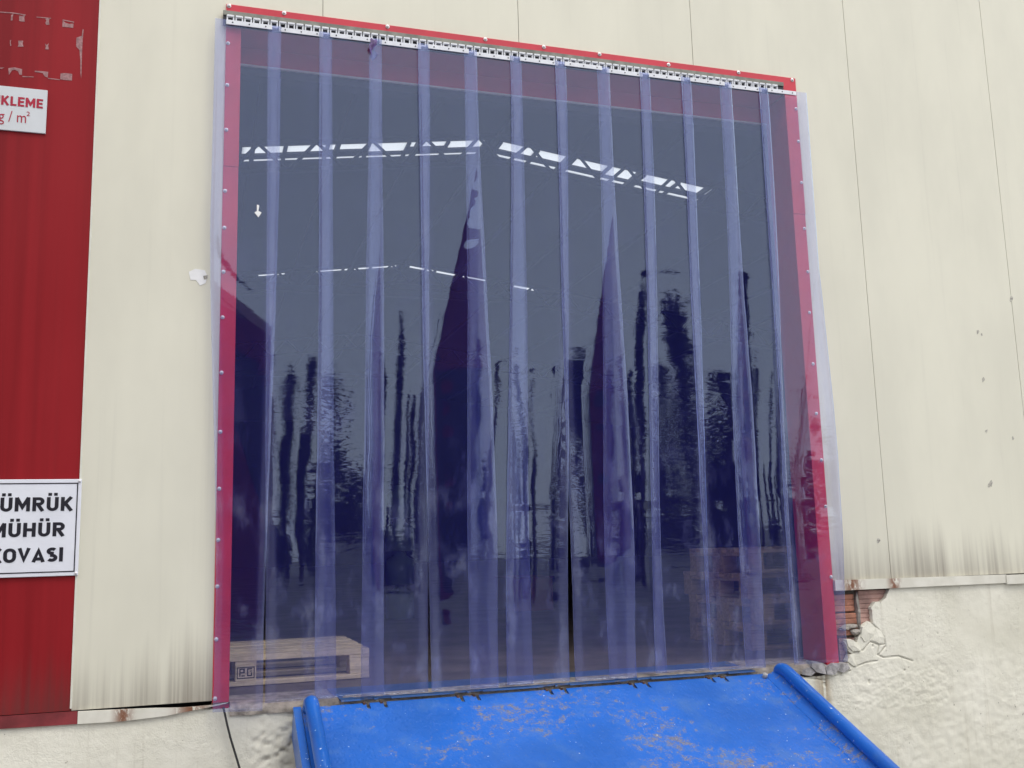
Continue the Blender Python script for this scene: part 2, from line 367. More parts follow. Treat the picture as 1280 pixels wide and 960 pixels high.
# hall shell
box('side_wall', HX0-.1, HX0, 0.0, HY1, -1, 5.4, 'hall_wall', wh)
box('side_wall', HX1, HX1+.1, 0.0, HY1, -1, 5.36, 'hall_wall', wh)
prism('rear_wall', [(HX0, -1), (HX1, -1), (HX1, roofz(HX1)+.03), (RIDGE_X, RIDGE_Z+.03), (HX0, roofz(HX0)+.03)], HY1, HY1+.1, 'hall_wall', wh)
SK = [(10.0, 10.60), (17.4, 17.72)]
ys = [.0] + [v for s in SK for v in s] + [HY1]
for side in (-1, 1):
    xe = HX0-.1 if side < 0 else HX1+.1
    def slab(y0, y1, name, mat, xa, xb, dz0, dz1):
        v = []
        for y in (y0, y1):
            for x in (xa, xb):
                v += [(x, y, roofz(x)+dz0), (x, y, roofz(x)+dz1)]
        return add(name, v, [(0, 2, 3, 1), (4, 5, 7, 6), (0, 1, 5, 4), (2, 6, 7, 3), (1, 3, 7, 5), (0, 4, 6, 2)], mat, wh)
    for i in range(0, len(ys), 2):
        slab(ys[i], ys[i+1], 'roof_sheet', 'hall_roof', xe, RIDGE_X, 0, .06)
    for (y0, y1) in SK:
        x_in, x_out = RIDGE_X+side*.12, RIDGE_X+side*3.9
        nseg = 6; rs = random.Random(int(y0)+side)
        for q in range(nseg):
            xa_, xb_ = x_out+(x_in-x_out)*q/nseg, x_out+(x_in-x_out)*(q+1)/nseg
            blocked = (q in (0, 2) and y0 > 15) or (y0 > 15 and rs.random() < .12)
            slab(y0, y1, 'roof_sheet' if blocked else 'skylight', 'hall_roof' if blocked else 'skylight', xa_+.01*side, xb_-.01*side, .01, .03)
            if not blocked: slab(y0+(y1-y0)*rs.uniform(.3, .6), y0+(y1-y0)*.72, 'glazing_bar', 'dark_steel', xa_+.02*side, xb_-.02*side, -.03, .005)
            slab(y0, y1, 'glazing_bar', 'dark_steel', xb_-.03*side, xb_+.03*side, -.02, .035)
        slab(y0, y1, 'roof_sheet', 'hall_roof', xe, x_out, 0, .06)
        slab(y0, y1, 'ridge_cap', 'hall_roof', x_in, RIDGE_X, 0, .06)
for y in (9.78, 17.15, 25.0):
    tr = box('truss', HX0, RIDGE_X-.001, y-.05, y+.05, roofz(HX0)-1.05, roofz(HX0)-.95, 'dark_steel', wh)
    for ob in (tr,):
        pass
    parts = []
    for (dz0, dz1) in ((-.06, -.005), (-.50, -.44)):
        for side in (-1, 1):
            xe = HX0 if side < 0 else HX1
            v = []
            for yy in (y-.05, y+.05):
                for x in (xe, RIDGE_X):
                    v += [(x, yy, roofz(x)+dz0), (x, yy, roofz(x)+dz1)]
            o = add('chord', v, [(0, 2, 3, 1), (4, 5, 7, 6), (0, 1, 5, 4), (2, 6, 7, 3), (1, 3, 7, 5), (0, 4, 6, 2)], 'dark_steel', tr)
    x = HX0+.4; up = True
    while x < HX1-.5:
        za, zb = (roofz(x)-.48, roofz(x+.42)-.04) if up else (roofz(x)-.04, roofz(x+.42)-.48)
        v, f = tube_vf([(x, y, za), (x+.42, y, zb)], .028, 6); add('web_member', v, f, 'dark_steel', tr)
        x += .42; up = not up
# purlins along the hall
for i in range(-7, 8):
    x = RIDGE_X + i*1.25
    if HX0 < x < HX1: box('purlin', x-.03, x+.03, .3, HY1-.3, roofz(x)-.085, roofz(x)-.005, 'dark_steel', wh)

# ------------------------------------------------------------------ red door trim and reveals
D = .20
def trim_piece(x0, x1, z0, z1, dy=0.0):
    return box('door_trim', x0, x1, -.005-dy, -.0005, z0, z1, 'red_trim', wh, b=.0012)
jl = at(284, 208).z; jr = at(1001, 268).z
tL = [trim_piece(T0, OX0, -.012, jl), trim_piece(T0+.001, OX0+.001, jl-.001, OZ, .003)]
tR = [trim_piece(OX1, T1, -.012, jr), trim_piece(OX1-.001, T1+.001, jr-.001, OZ, .003)]
tT = trim_piece(T0, T1, OZ, TZ, .004)
for (x, y) in [(283, 55), (282, 107), (281, 163), (280, 239), (279, 285), (278, 340), (277.5, 397), (276, 466), (275, 540), (274, 611), (272, 675), (270, 733), (269, 799), (268.5, 873)]:
    p = at(x, y); screw((max(p.x, T0+.011), -.0055 if p.z < jl else -.0085, p.z), tL[0] if p.z < jl else tL[1])
for (x, y) in [(994.7, 137), (998, 177.5), (1002, 229), (1004.7, 286), (1009, 340), (1011, 391), (1015.5, 455), (1019.6, 517), (1026, 575), (1031.7, 633), (1039, 721)]:
    p = at(x, y); screw((min(p.x, T1-.011), -.0055 if p.z < jr else -.0085, p.z), tR[0] if p.z < jr else tR[1])
for (x, y) in [(285.6, 4.7), (355, 14), (484, 31), (606, 49), (679, 59), (748.5, 69), (834.7, 82), (922, 91), (989, 101)]:
    p = at(x, y); screw((max(T0+.012, min(T1-.012, p.x)), -.0095, min(p.z, TZ-.010)), tT, r=.0105)
box('door_reveal', OX0-.004, OX0-.001, .0, D, -.01, OZ, 'red_trim', wh)
box('door_reveal', OX1+.001, OX1+.004, .0, D, -.01, OZ, 'red_trim', wh)
box('door_reveal', OX0, OX1, .0, D, OZ+.001, OZ+.005, 'red_trim', wh)
box('reveal_lip', OX0+.001, OX1-.001, D-.004, D+.008, 2.998, OZ, 'red_trim', wh)
box('lip_glint', OX0+.001, OX1-.001, D-.008, D+.004, 2.990, 2.9975, 'flashing_cream', wh)  # cream strip paints the bright line where the lip catches light
box('door_track', OX1+.03, OX1+.09, D+.01, D+.08, .0, 3.3, 'dark_steel', wh)
box('door_track', OX0-.09, OX0-.03, D+.01, D+.08, .0, 3.3, 'dark_steel', wh)
box('shutter_box', OX0-.2, OX1+.2, D+.02, D+.10, 2.955, OZ+.5, 'hall_wall', wh)

# ------------------------------------------------------------------ foot flashings
def flash(poly, mat, y0=-.016): return prism('foot_flashing', poly, y0, -.001, mat, wh)
flash([(-8, -.027), (-.3, -.027), (.028, -.030), (.026, .018), (-.02, .0195), (-8, .02)], 'flashing_red')
flash([(.028, -.030), (.20, -.032), (.36, -.024), (.50, -.006), (.60, .008), (.614, .013), (.548, .006), (.43, .004), (.32, .010), (.2, .014), (.028, .018)], 'flashing_cream', -.018)
flash([(T1+.002, .357), (4.74, .357), (4.74, .402), (T1+.002, .410)], 'flashing_cream', -.020)
flash([(4.735, .350), (10, .35), (10, .395), (4.735, .399)], 'flashing_cream', -.026)
v, f = join_vf([box_vf(.545, .62, -.012, -.002, .006, .014)]); add('rust_edge', v, f, 'rust', wh)

# ------------------------------------------------------------------ plinth: rough plaster, broken open beside the door
HOLE = [at(x, y) for x, y in [(1040, 730), (1116, 730), (1110, 738), (1106, 748), (1100, 752), (1093, 752), (1088, 759), (1090, 770), (1090, 778), (1083, 781), (1078, 789), (1072, 797), (1070, 803), (1060, 805), (1054, 801), (1060, 814), (1066, 818), (1060, 826), (1052, 838), (1036, 842), (1020, 846), (1000, 846), (985, 843), (985, 730)]]
HOLE = [(p.x, p.z) for p in HOLE]
def inside(x, z, poly):
    c = False; n = len(poly)
    for i in range(n):
        (xa, za), (xb, zb) = poly[i], poly[i-1]
        if (za > z) != (zb > z) and x < (xb-xa)*(z-za)/(zb-za)+xa: c = not c
    return c
CR = [[(1060, 826), (1067, 834), (1082, 828), (1096, 826)], [(1088, 778), (1096, 786), (1104, 797), (1106, 808), (1098, 818)], [(1066, 815), (1078, 813), (1087, 802), (1098, 806), (1106, 805)],
      [(1098, 806), (1096, 818), (1104, 822), (1122, 820), (1140, 826)], [(1217, 838), (1224, 860), (1226, 890), (1225, 925)], [(1000, 846), (1030, 850), (1048, 843), (1062, 838)]]
CR = [[(at(x, y).x, at(x, y).z) for x, y in c] for c in CR]
def crack_d(x, z):
    best = 1.0
    for c in CR:
        for (a, b), (c2, d2) in zip(c, c[1:]):
            if x < min(a, c2)-.03 or x > max(a, c2)+.03 or z < min(b, d2)-.03 or z > max(b, d2)+.03: continue
            L2 = (c2-a)**2+(d2-b)**2; u = max(0, min(1, ((x-a)*(c2-a)+(z-b)*(d2-b))/L2))
            best = min(best, math.hypot(x-a-u*(c2-a), z-b-u*(d2-b)))
    return best
PIT = at(345, 925)
def relief(x, z):
    v = noise.fractal(Vector((x*2.1, 3.1, z*2.1)), 1.0, 2.0, 3)*.004
    n2 = noise.fractal(Vector((x*26+3, 1.7, z*34)), .9, 2.1, 3)
    rough_r = max(0, min(1, (x-3.3)/.5))*max(0, min(1, (.02-z)/.12))          # trowelled coarse coat low on the right
    v += n2*(.0008 + .0022*rough_r)
    e = math.hypot((x-PIT.x-.03)/.17, (z-PIT.z+.03)/.12)
    if e < 1.2:
        pn = noise.fractal(Vector((x*42, 5.5, z*60)), .8, 2.2, 3); v += (1.2-e)*.022*min(0, pn-.05)
    sp = noise.noise(Vector((x*23, 9.1, z*23)))
    if sp > .72: v -= .006
    return v
def plaster_patch(x0, x1, z0, z1, step, parent, cut=False, top=None):
    nx, nz = max(1, round((x1-x0)/step)), max(1, round((z1-z0)/step)); V = []; idx = {}; Fc = []
    yb = -.006
    for j in range(nz+1):
        for i in range(nx+1):
            x, z = x0+(x1-x0)*i/nx, z0+(z1-z0)*j/nz
            y = yb - relief(x, z)
            if cut:
                cd = crack_d(x, z)
                if cd < .0042: y += .012*(1-cd/.0042)
                if 0 < i < nx and 0 < j < nz:
                    x += random.uniform(-.001, .001); z += random.uniform(-.001, .001)
            V.append((x, y, z))
    for j in range(nz):
        for i in range(nx):
            cx, cz = x0+(x1-x0)*(i+.5)/nx, z0+(z1-z0)*(j+.5)/nz
            if cut and inside(cx, cz, HOLE): continue
            a = j*(nx+1)+i; Fc.append((a, a+1, a+nx+2, a+nx+1))
    n = len(V); edges = {}
    for q in Fc:                                     # close: edge walls and a back
        for a, b in zip(q, q[1:]+q[:1]): edges[(a, b)] = 1
    E2 = [(a, b) for (a, b) in edges if (b, a) not in edges]
    used = {}; used2 = {}
    for a, b in E2:
        for c in (a, b):
            if c not in used:
                used[c] = len(V); V.append((V[c][0], .03, V[c][2])); used2[c] = len(V); V.append(V[c])
        Fc.append((used2[b], used2[a], used[a], used[b]))
    me_o = add('plaster_coat', V, Fc, 'plaster', parent, smooth=False)
    for p in me_o.data.polygons[:]: p.use_smooth = True
    return me_o
plinth = box('plinth', HX0, T1-.25, .032, .30, -1.02, -.31, 'mortar', wh)
box('plinth_core', HX0, OX1-.02, .032, .30, -.31, -.03, 'mortar', plinth)
box('plinth_core', OX1+.03, HX1, .05, .30, -1.02, .40, 'mortar', plinth)
plaster_patch(-2.0, .62, -.60, -.012, .012, plinth)
plaster_patch(.62, 3.40, -.60, -.030, .010, plinth)
plaster_patch(3.40, 4.30, -.25, .365, .0042, plinth, cut=True)
plaster_patch(4.30, 6.4, -.25, .362, .011, plinth)
plaster_patch(3.40, 6.4, -.80, -.25, .011, plinth)
plaster_patch(-2.0, 3.40, -1.02, -.60, .04, plinth); plaster_patch(3.40, 6.4, -1.02, -.80, .04, plinth)
plaster_patch(6.4, HX1, -1.02, .36, .08, plinth); plaster_patch(HX0, -2.0, -1.02, -.012, .08, plinth)

# crumbled concrete sill edge under the curtain
def rock(name, c, s, mat, parent, seed, sub=2, flat=1.0):
    bm = bmesh.new(); bmesh.ops.create_icosphere(bm, subdivisions=sub, radius=1.0)
    for v in bm.verts:
        d = v.co.copy(); k = 1+.38*noise.noise(d*1.6+Vector((seed*7.3, seed, 0)))+.2*noise.noise(d*3.7+Vector((0, seed*3.1, 0)))
        v.co = Vector((d.x*s[0]*k, d.y*s[1]*k, d.z*s[2]*k)) + Vector(c)
    bm.verts.index_update(); v = [tuple(p.co) for p in bm.verts]; f = [tuple(q.index for q in p.verts) for p in bm.faces]; bm.free()
    return add(name, v, f, mat, parent)
V = []; Fc = []; N = 120
prof = [(-.012, -.045), (-.016, -.022), (-.008, -.008), (.012, -.002), (.05, .0), (.30, -.001)]
for i in range(N+1):
    x = OX0+.003 + (3.545-OX0)*i/N
    for j, (y, z) in enumerate(prof):
        k = noise.fractal(Vector((x*19, j*2.3, 4)), 1, 2, 3)
        V.append((x, y+(.010*k if j < 4 else 0), z+(.007*k if 0 < j < 4 else 0)))
m = len(prof)
for i in range(N):
    for j in range(m-1): Fc.append((i*m+j, (i+1)*m+j, (i+1)*m+j+1, i*m+j+1))
add('sill_edge', V, Fc, 'sill_concrete', wh, smooth=True)

# exposed hollow bricks, ribbed faces
def brick(x0, x1, z0, z1, y0, mat, name='brick', ribs=7):
    prof = []
    for i in range(ribs):
        a, b = z0+(z1-z0)*i/ribs, z0+(z1-z0)*(i+1)/ribs; d = (b-a)
        prof += [(y0+.004, a+.02*d), (y0, a+.16*d), (y0, b-.16*d), (y0+.004, b-.02*d)]
    prof += [(y0+.12, z1), (y0+.12, z0)]; n = len(prof)
    v = [(x0+random.uniform(0, .002), y, z) for y, z in prof] + [(x1, y, z) for y, z in prof]
    f = [tuple(range(n)), tuple(range(2*n-1, n-1, -1))] + [(i, (i+1) % n, n+(i+1) % n, n+i) for i in range(n)]
    return add(name, v, f, mat, plinth)
brick(3.60, 3.772, .245, .335, .022, 'brick_clay', ribs=3)
brick(3.60, 3.775, .125, .238, .014, 'brick_clay', ribs=4)
brick(3.800, 4.06, .160, .352, .018, 'brick_pink', ribs=8)
brick(3.662, 3.88, -.06, .112, .024, 'brick_pink', ribs=6)
brick(3.60, 3.652, -.06, .112, .030, 'brick_pink', ribs=6)
brick(3.898, 4.10, -.06, .142, .022, 'brick_clay', ribs=7)
for s, (x, y, sx, sz, dy) in enumerate([(1074, 764, .010, .10, .016), (1064, 783, .05, .012, .012), (1056, 786, .03, .010, .006), (1070, 790, .03, .016, .008)]):
    p = at(x, y); rock('mortar_lump', (p.x, dy, p.z), (sx, .02, sz), 'mortar', plinth, s)
# cracked plaster flakes and broken concrete by the right jamb
def flake(pts, mat, y0, y1, name='plaster_flake'):
    poly = [(at(x, y).x, at(x, y).z) for x, y in pts]
    cx, cz = sum(p[0] for p in poly)/len(poly), sum(p[1] for p in poly)/len(poly)
    n = len(poly); v = [(x, y1, z) for x, z in poly] + [(cx+(x-cx)*.93, y0+random.uniform(-.003, .003), cz+(z-cz)*.93) for x, z in poly] + [(cx, y0-.004, cz)]
    f = [tuple(range(n))] + [(i, (i+1) % n, n+(i+1) % n, n+i) for i in range(n)] + [(n+i, n+(i+1) % n, 2*n) for i in range(n)]
    return add(name, v, f, mat, plinth)
flake([(1056, 799), (1064, 799), (1072, 806), (1075, 814), (1064, 814), (1058, 808)], 'plaster', -.014, .02)
flake([(1060, 818), (1067, 816), (1066, 826), (1070, 833), (1064, 832), (1057, 826)], 'plaster', -.012, .02)
flake([(1076, 783), (1086, 776), (1092, 782), (1091, 792), (1086, 800), (1079, 803), (1074, 796)], 'plaster', -.010, .02)
flake([(1093, 783), (1100, 788), (1105, 797), (1104, 803), (1097, 804), (1088, 800), (1092, 792)], 'plaster', -.009, .02)
flake([(1050, 828), (1056, 828), (1061, 835), (1052, 841), (1044, 838)], 'broken_concrete', -.018, .02)
flake([(1038, 828), (1050, 828), (1044, 838), (1040, 843), (1030, 843), (1028, 834)], 'broken_concrete', -.026, .02, 'concrete_chunk')
flake([(1012, 826), (1028, 829), (1030, 843), (1018, 840), (1010, 833)], 'broken_concrete', -.024, .03, 'concrete_chunk')
flake([(1000, 836), (1010, 833), (1018, 840), (1012, 845), (1000, 843)], 'broken_concrete', -.016, .03, 'concrete_chunk')

# ------------------------------------------------------------------ marks on the panels
def mark(pts, parent, mat, name, proud=.0012, scale=None, crop=None, y0=None):
    if crop: pts = [(crop[0]+x/crop[2], crop[1]+y/crop[2]) for x, y in pts]
    poly = [(at(x, y).x, at(x, y).z) for x, y in pts]
    v, f = prism_vf(poly, -proud, -.0003); return add(name, v, f, mat, parent)
CR8 = (0, 0, 5.336)
for pts in [[(75, 100), (90, 95), (84, 118), (85, 135), (72, 138)], [(128, 105), (146, 108), (165, 100), (162, 122), (166, 145), (138, 143), (128, 140)], [(302, 125), (332, 120), (327, 140), (330, 165), (310, 166), (302, 155), (310, 140)],
            [(418, 135), (436, 152), (462, 160), (491, 158), (488, 187), (450, 182), (416, 180)], [(66, 270), (75, 266), (71, 285), (76, 305), (68, 308)], [(122, 272), (155, 272), (151, 290), (157, 312), (118, 312), (124, 300)],
            [(300, 290), (312, 302), (326, 288), (321, 308), (326, 330), (302, 330), (306, 312)], [(510, 252), (528, 246), (545, 240), (552, 196), (558, 198), (552, 260), (548, 335), (545, 430), (542, 525), (537, 490), (536, 400), (530, 335), (508, 310)],
            [(55, 455), (100, 450), (148, 462), (146, 500), (130, 498), (120, 476), (100, 466), (80, 470), (60, 500)], [(232, 472), (290, 476), (322, 480), (318, 518), (298, 510), (285, 488), (232, 480)], [(404, 490), (440, 488), (482, 494), (480, 538), (440, 535), (402, 530)],
            [(0, 452), (30, 450), (12, 460), (0, 458)], [(0, 78), (90, 84), (172, 98), (172, 103), (80, 90), (0, 84)], [(244, 112), (340, 120), (340, 125), (244, 117)], [(418, 130), (495, 146), (494, 152), (418, 136)], [(148, 508), (225, 512), (225, 516), (150, 514)], [(320, 520), (400, 530), (400, 535), (320, 526)]]:
    mark(pts, red_panel, 'residue', 'adhesive_residue', crop=CR8)
mark([(236, 340), (244, 336), (256, 338), (259, 345), (257, 354), (250, 357), (245, 350), (238, 350)], cream_panel, 'paper_white', 'torn_sticker', .002)
mark([(254, 345), (260, 344), (259, 349), (255, 350)], cream_panel, 'scuff', 'scuff_mark', .003)
for (x, y, s) in [(1229, 475, 4), (1233, 539, 3), (1239, 604, 4), (1222, 415, 3), (1098, 676, 4), (1227, 418, 2), (1264, 373, 4), (1236, 607, 3), (1266, 548, 3)]:
    pts = [(x+s*.6*math.cos(a)*random.uniform(.4, 1.2), y+s*math.sin(a)*random.uniform(.4, 1.2)) for a in [k*math.pi/4 for k in range(8)]]
    mark(pts, right_panel, 'scuff', 'scuff_mark')

# ================================================================== SIGNS
def text_mesh(txt, bold=0.0, size=1.0):
    cu = bpy.data.curves.new('txt', 'FONT'); cu.body = txt; cu.size = size; cu.offset = bold; cu.resolution_u = 3; cu.extrude = 0
    ob = bpy.data.objects.new('txt', cu); COL.objects.link(ob); dg = bpy.context.evaluated_depsgraph_get()
    me = bpy.data.meshes.new_from_object(ob.evaluated_get(dg)); bpy.data.objects.remove(ob); bpy.data.curves.remove(cu)
    return [tuple(v.co) for v in me.vertices], [tuple(p.vertices) for p in me.polygons]
def lettering(txt, x_left, x_right, z_base, cap, y, mat, parent, bold=0.0, capref=None, shear=0.0):
    v, f = text_mesh(txt)
    vr, _ = text_mesh(capref or 'H'); ch = max(p[1] for p in vr)-min(p[1] for p in vr)
    xa, xb = min(p[0] for p in v), max(p[0] for p in v); zb = min(p[1] for p in vr)
    kz = cap/ch; d = bold*cap; w_ = x_right-x_left-2*d; kx = w_/(xb-xa); kz = (cap-1.2*d)/ch
    parts = []; sh = [(0, 0)] if bold == 0 else [(a*d, b*d*.45) for a in (-1, -.5, 0, .5, 1) for b in (-1, 1)]
    for q, (dx, dz) in enumerate(sh):
        parts.append(([(x_left+d+dx+(p[0]-xa)*kx, y-q*.00004, z_base+.6*d+dz+(p[1]-zb)*kz) for p in v], f))
    V, Fc = join_vf(parts)
    return add('lettering', V, Fc, mat, parent)
def arc(cx, cz, rx, rz, a0, a1, n=10): return [(cx+rx*math.cos(math.radians(a0+(a1-a0)*k/n)), cz+rz*math.sin(math.radians(a0+(a1-a0)*k/n))) for k in range(n+1)]
def glyph(ch, t_):                                    # centre lines of a grotesque capital, cap height 1: (width, strokes)
    h = t_/2; b, tp = h, 1-h
    U = [(h, 1)] + arc(.33, .33, .33-h, .33-h, 180, 360) + [(.66-h, 1)]
    if ch == 'U': return .66, [U]
    if ch == '\u00dc': return .66, [U, [(.33-.26, 1.2), (.33-.26+t_*.95, 1.2)], [(.33+.26-t_*.95, 1.2), (.33+.26, 1.2)]]
    if ch == 'G': return .68, [arc(.34, .62, .34-h, .38-h, 25, 180) + arc(.34, .38, .34-h, .38-h, 180, 340) + [(.68-h, .45), (.38, .45)]]
    if ch == 'M': return .84, [[(h, 0), (h, 1)], [(h*.9, .99), (.42, .30), (.84-h*.9, .99)], [(.84-h, 0), (.84-h, 1)]]
    if ch == 'R': return .66, [[(h, 0), (h, 1)], [(h, tp), (.36, tp)] + arc(.36, .70, .30-h, .30-h, 90, -90) + [(h, .40+h)], [(.32, .45), (.58, 0)]]
    if ch == 'K': return .68, [[(h, 0), (h, 1)], [(.58, 1), (.14, .40)], [(.27, .52), (.60, 0)]]
    if ch == 'H': return .68, [[(h, 0), (h, 1)], [(h, .5), (.68-h, .5)], [(.68-h, 0), (.68-h, 1)]]
    if ch == 'O': return .70, [arc(.35, .64, .35-h, .36-h, 0, 180) + arc(.35, .36, .35-h, .36-h, 180, 360) + [(.70-h, .64)]]
    if ch == 'V': return .72, [[(h, 1), (.36, .19), (.72-h, 1)]]
    if ch == 'A': return .74, [[(h, 0), (.37, .81), (.74-h, 0)], [(.19, .22), (.55, .22)]]
    if ch == 'S': return .62, [arc(.31, .745, .30-h, .255-h, 35, 270, 12) + arc(.31, .275, .31-h, .275-h, 90, -145, 12)]
    if ch == 'I': return t_+.06, [[(h+.03, 0), (h+.03, 1)]]
    if ch == 'L': return .54, [[(h, 1), (h, b), (.54, b)]]
    if ch == 'E': return .56, [[(.56, tp), (h, tp), (h, b), (.56, b)], [(h, .5), (.52, .5)]]
    if ch == 'Y': return .70, [[(h*.8, 1), (.35, .42), (.70-h*.8, 1)], [(.35, .46), (.35, 0)]]
    return .3, []
def ribbon(pts, t_):
    pts = [p for k, p in enumerate(pts) if k == 0 or math.hypot(p[0]-pts[k-1][0], p[1]-pts[k-1][1]) > 1e-4]
    n = len(pts); L = []; R_ = []
    for k, p in enumerate(pts):
        a = Vector(pts[max(k-1, 0)]); c = Vector(pts[min(k+1, n-1)]); p = Vector(p)
        d1 = (p-a).normalized() if k > 0 else (c-p).normalized(); d2 = (c-p).normalized() if k < n-1 else d1
        m_ = Vector((-(d1.y+d2.y), d1.x+d2.x)).normalized(); co = max(.45, m_.dot(Vector((-d1.y, d1.x)))); L.append(p+m_*t_/2/co); R_.append(p-m_*t_/2/co)
    return L, R_
def capitals(txt, x_left, x_right, z_base, cap, y, mat, parent, t_=.2, gap=.10):
    adv = []; x = 0
    for ch in txt:
        w, st_ = glyph(ch, t_); adv.append((x, st_)); x += w+gap
    k = (x_right-x_left)/(x-gap); parts = []; q = 0
    for x0, st_ in adv:
        for pts in st_:
            L, R_ = ribbon([(p[0], p[1]) for p in pts], t_); n = len(L)
            v = [(x_left+(x0+p.x)*k, y-q*.00003, z_base+p.y*cap) for p in L] + [(x_left+(x0+p.x)*k, y-q*.00003, z_base+p.y*cap) for p in R_]
            parts.append((v, [(i_, i_+1, n+i_+1, n+i_) for i_ in range(n-1)])); q = (q+1) % 4
    V, Fc = join_vf(parts); return add('lettering', V, Fc, mat, parent)
s1 = thing('loading_sign', (-.33, -.006, 2.467), 'white sign with red loading-limit lettering high on the red panel', 'sign')
box('sign_plate', -.475, -.199, -.010, -.001, 2.467, 2.668, 'sign_grey', s1, b=.0012)
p0, p1 = at(54, 136), at(54, 126)
b1 = p0.z-.004
capitals('Y\u00dcKLEME', -.452, p0.x, b1, .043, -.0112, 'print_red', s1, .21)
p2 = at(33, 154)
lettering('kg / m', at(-9, 150).x, at(33, 153).x, p2.z-.004, .049, -.0112, 'print_red', s1, .0)
lettering('2', at(33.6, 144).x, at(38, 144).x, at(36, 146.3).z, .020, -.0112, 'print_red', s1, .0, '2')
s2 = thing('notice_sign', (-.2, -.006, .56), 'square white sign with bold black lettering and thin black border on the red panel', 'sign')
SX0, SX1, SZ0, SZ1 = -.405, .0065, .561, .958
pl = box('sign_plate', SX0, SX1, -.012, -.0045, SZ0, SZ1, 'sign_white', s2, b=.0015)
def ring(x0, x1, z0, z1, w, y):
    v = [(x0, y, z0), (x1, y, z0), (x1, y, z1), (x0, y, z1), (x0+w, y, z0+w), (x1-w, y, z0+w), (x1-w, y, z1-w), (x0+w, y, z1-w)]
    return v, [(0, 1, 5, 4), (1, 2, 6, 5), (2, 3, 7, 6), (3, 0, 4, 7)]
v, f = ring(SX0+.013, SX1-.013, SZ0+.015, SZ1-.015, .0045, -.0132); add('border_line', v, f, 'print_black', s2)
def zat(x, y): return at(x, y).z
for txt, xl, xr, yb, yt in [('G\u00dcMR\u00dcK', -18, 91.3, 638.8, 621.5), ('M\u00dcH\u00dcR', -12, 81, 670.4, 653), ('KOVASI', -13, 79.5, 702, 684.2)]:
    capitals(txt, at(xl, yb).x, at(xr, yb).x, zat(min(xr, 70), yb), zat(70, yt)-zat(70, yb), -.0132, 'print_black', s2, .21, .06 if txt[0] == 'K' else .13)
for (x, z) in ((SX1-.008, SZ1-.009), (SX1-.008, SZ0+.009), (SX0+.008, SZ1-.009), (SX0+.008, SZ0+.009)):
    screw((x, -.0125, z), s2, 'rivet', .006)

# ================================================================== CURTAIN RAIL AND STRIPS
PITCH_S, WID, X0S = .2395, .300, .500
RY = -.012
rail = thing('curtain_rail', (2.07, -.02, 3.10), 'white comb hook rail bolted under the red top trim, carrying the curtain', 'curtain rail')
RX0, RX1 = .535, 3.545
box('rail_channel', RX0, RX1, -.026, -.0095, 3.1245, 3.148, 'grey_metal', rail, b=.001)
box('rail_back', RX0, RX1, -.020, -.0095, 3.075, 3.124, 'hook_dark', rail)
hp = PITCH_S/6; hx0 = .768 - .2395*6/6
def hook_vf(c):
    w, h = .0175, .030; a = .0108; y0, y1 = -.034, -.0205; z0 = 3.092
    return join_vf([box_vf(c-w, c-a, y0, y1, z0, z0+.028, .001), box_vf(c+a, c+w, y0, y1, z0, z0+.028, .001),
                    box_vf(c-w+.001, c+w-.001, y0-.003, y1, z0+.0205, z0+.031, .002), box_vf(c-w, c+w, y0, y1+.0005, z0-.006, z0+.001, .001)])
hv, hf = hook_vf(0.0); hook_me = None
x = .768 - hp*5.5 + hp*.5 - 0
xs = [.768 + hp*i for i in range(-5, 67+2)]
for c in xs:
    if c < RX0+.012 or c > RX1-.005: continue
    if hook_me is None:
        o = add('hook', hv, hf, 'white_metal', rail, local=True); hook_me = o.data
    else:
        o = bpy.data.objects.new('hook', hook_me); COL.objects.link(o); o.parent = rail
    o.location = (c-2.07, .02, -3.10)

LAYER = [1, 0, 1, 0, 2, 0, 1, 2, 0, 1, 2, 0, 1]
# foot drift (m at the floor), mean twist, bow, and curls: (side, z_apex, z_low, u_apex, u_low, slope)
DRIFT = [.0, .022, -.005, -.045, .022, -.03, -.095, -.012, -.07, -.065, -.03, -.06, -.025]
TW = [0, .012, -.01, .014, -.008, .01, -.012, .006, .012, -.01, -.006, .012, .02]
CURL = {4: (1, 2.55, 1.45, .95, -.75, .36), 7: (1, 2.50, 1.35, .98, -.3, .36), 10: (1, 2.45, 1.4, .98, .45, .46), 12: (1, 2.1, 1.0, .95, -.4, .30),
        2: (1, 2.3, 1.6, .95, .55, .16), 6: (1, 2.2, 1.0, .95, .5, .20)}
LABELS = ['leftmost blue PVC strip overlapping the left red trim', 'blue PVC strip next to the left edge strip, hanging before the pallet\'s marked block',
 'blue PVC strip hanging before the right end of the low wooden pallet', 'blue PVC strip just past the pallet, with a torn flap under its rail end',
 'blue PVC strip fourth past the left edge strip, its lower half twisted outward', 'blue PVC strip between the twisted strip and the middle of the curtain',
 'middle blue PVC strip of the thirteen hanging in the doorway', 'blue PVC strip next right of the middle one, its right edge curling outward',
 'blue PVC strip two past the middle one towards the stacked pallets', 'blue PVC strip hanging left of the stacked pallets, over the ramp',
 'blue PVC strip before the left end of the stacked pallets, lightly curled', 'blue PVC strip before the stacked pallets, next to the right edge strip',
 'rightmost blue PVC strip overlapping the right red trim']
def smooth01(t_): t_ = max(0, min(1, t_)); return t_*t_*(3-2*t_)
ZB = [-.018, .002, .006, .0, .004, .002, .006, .003, .012, .010, .006, .012, .006]
plate_me = None; riv_me = None
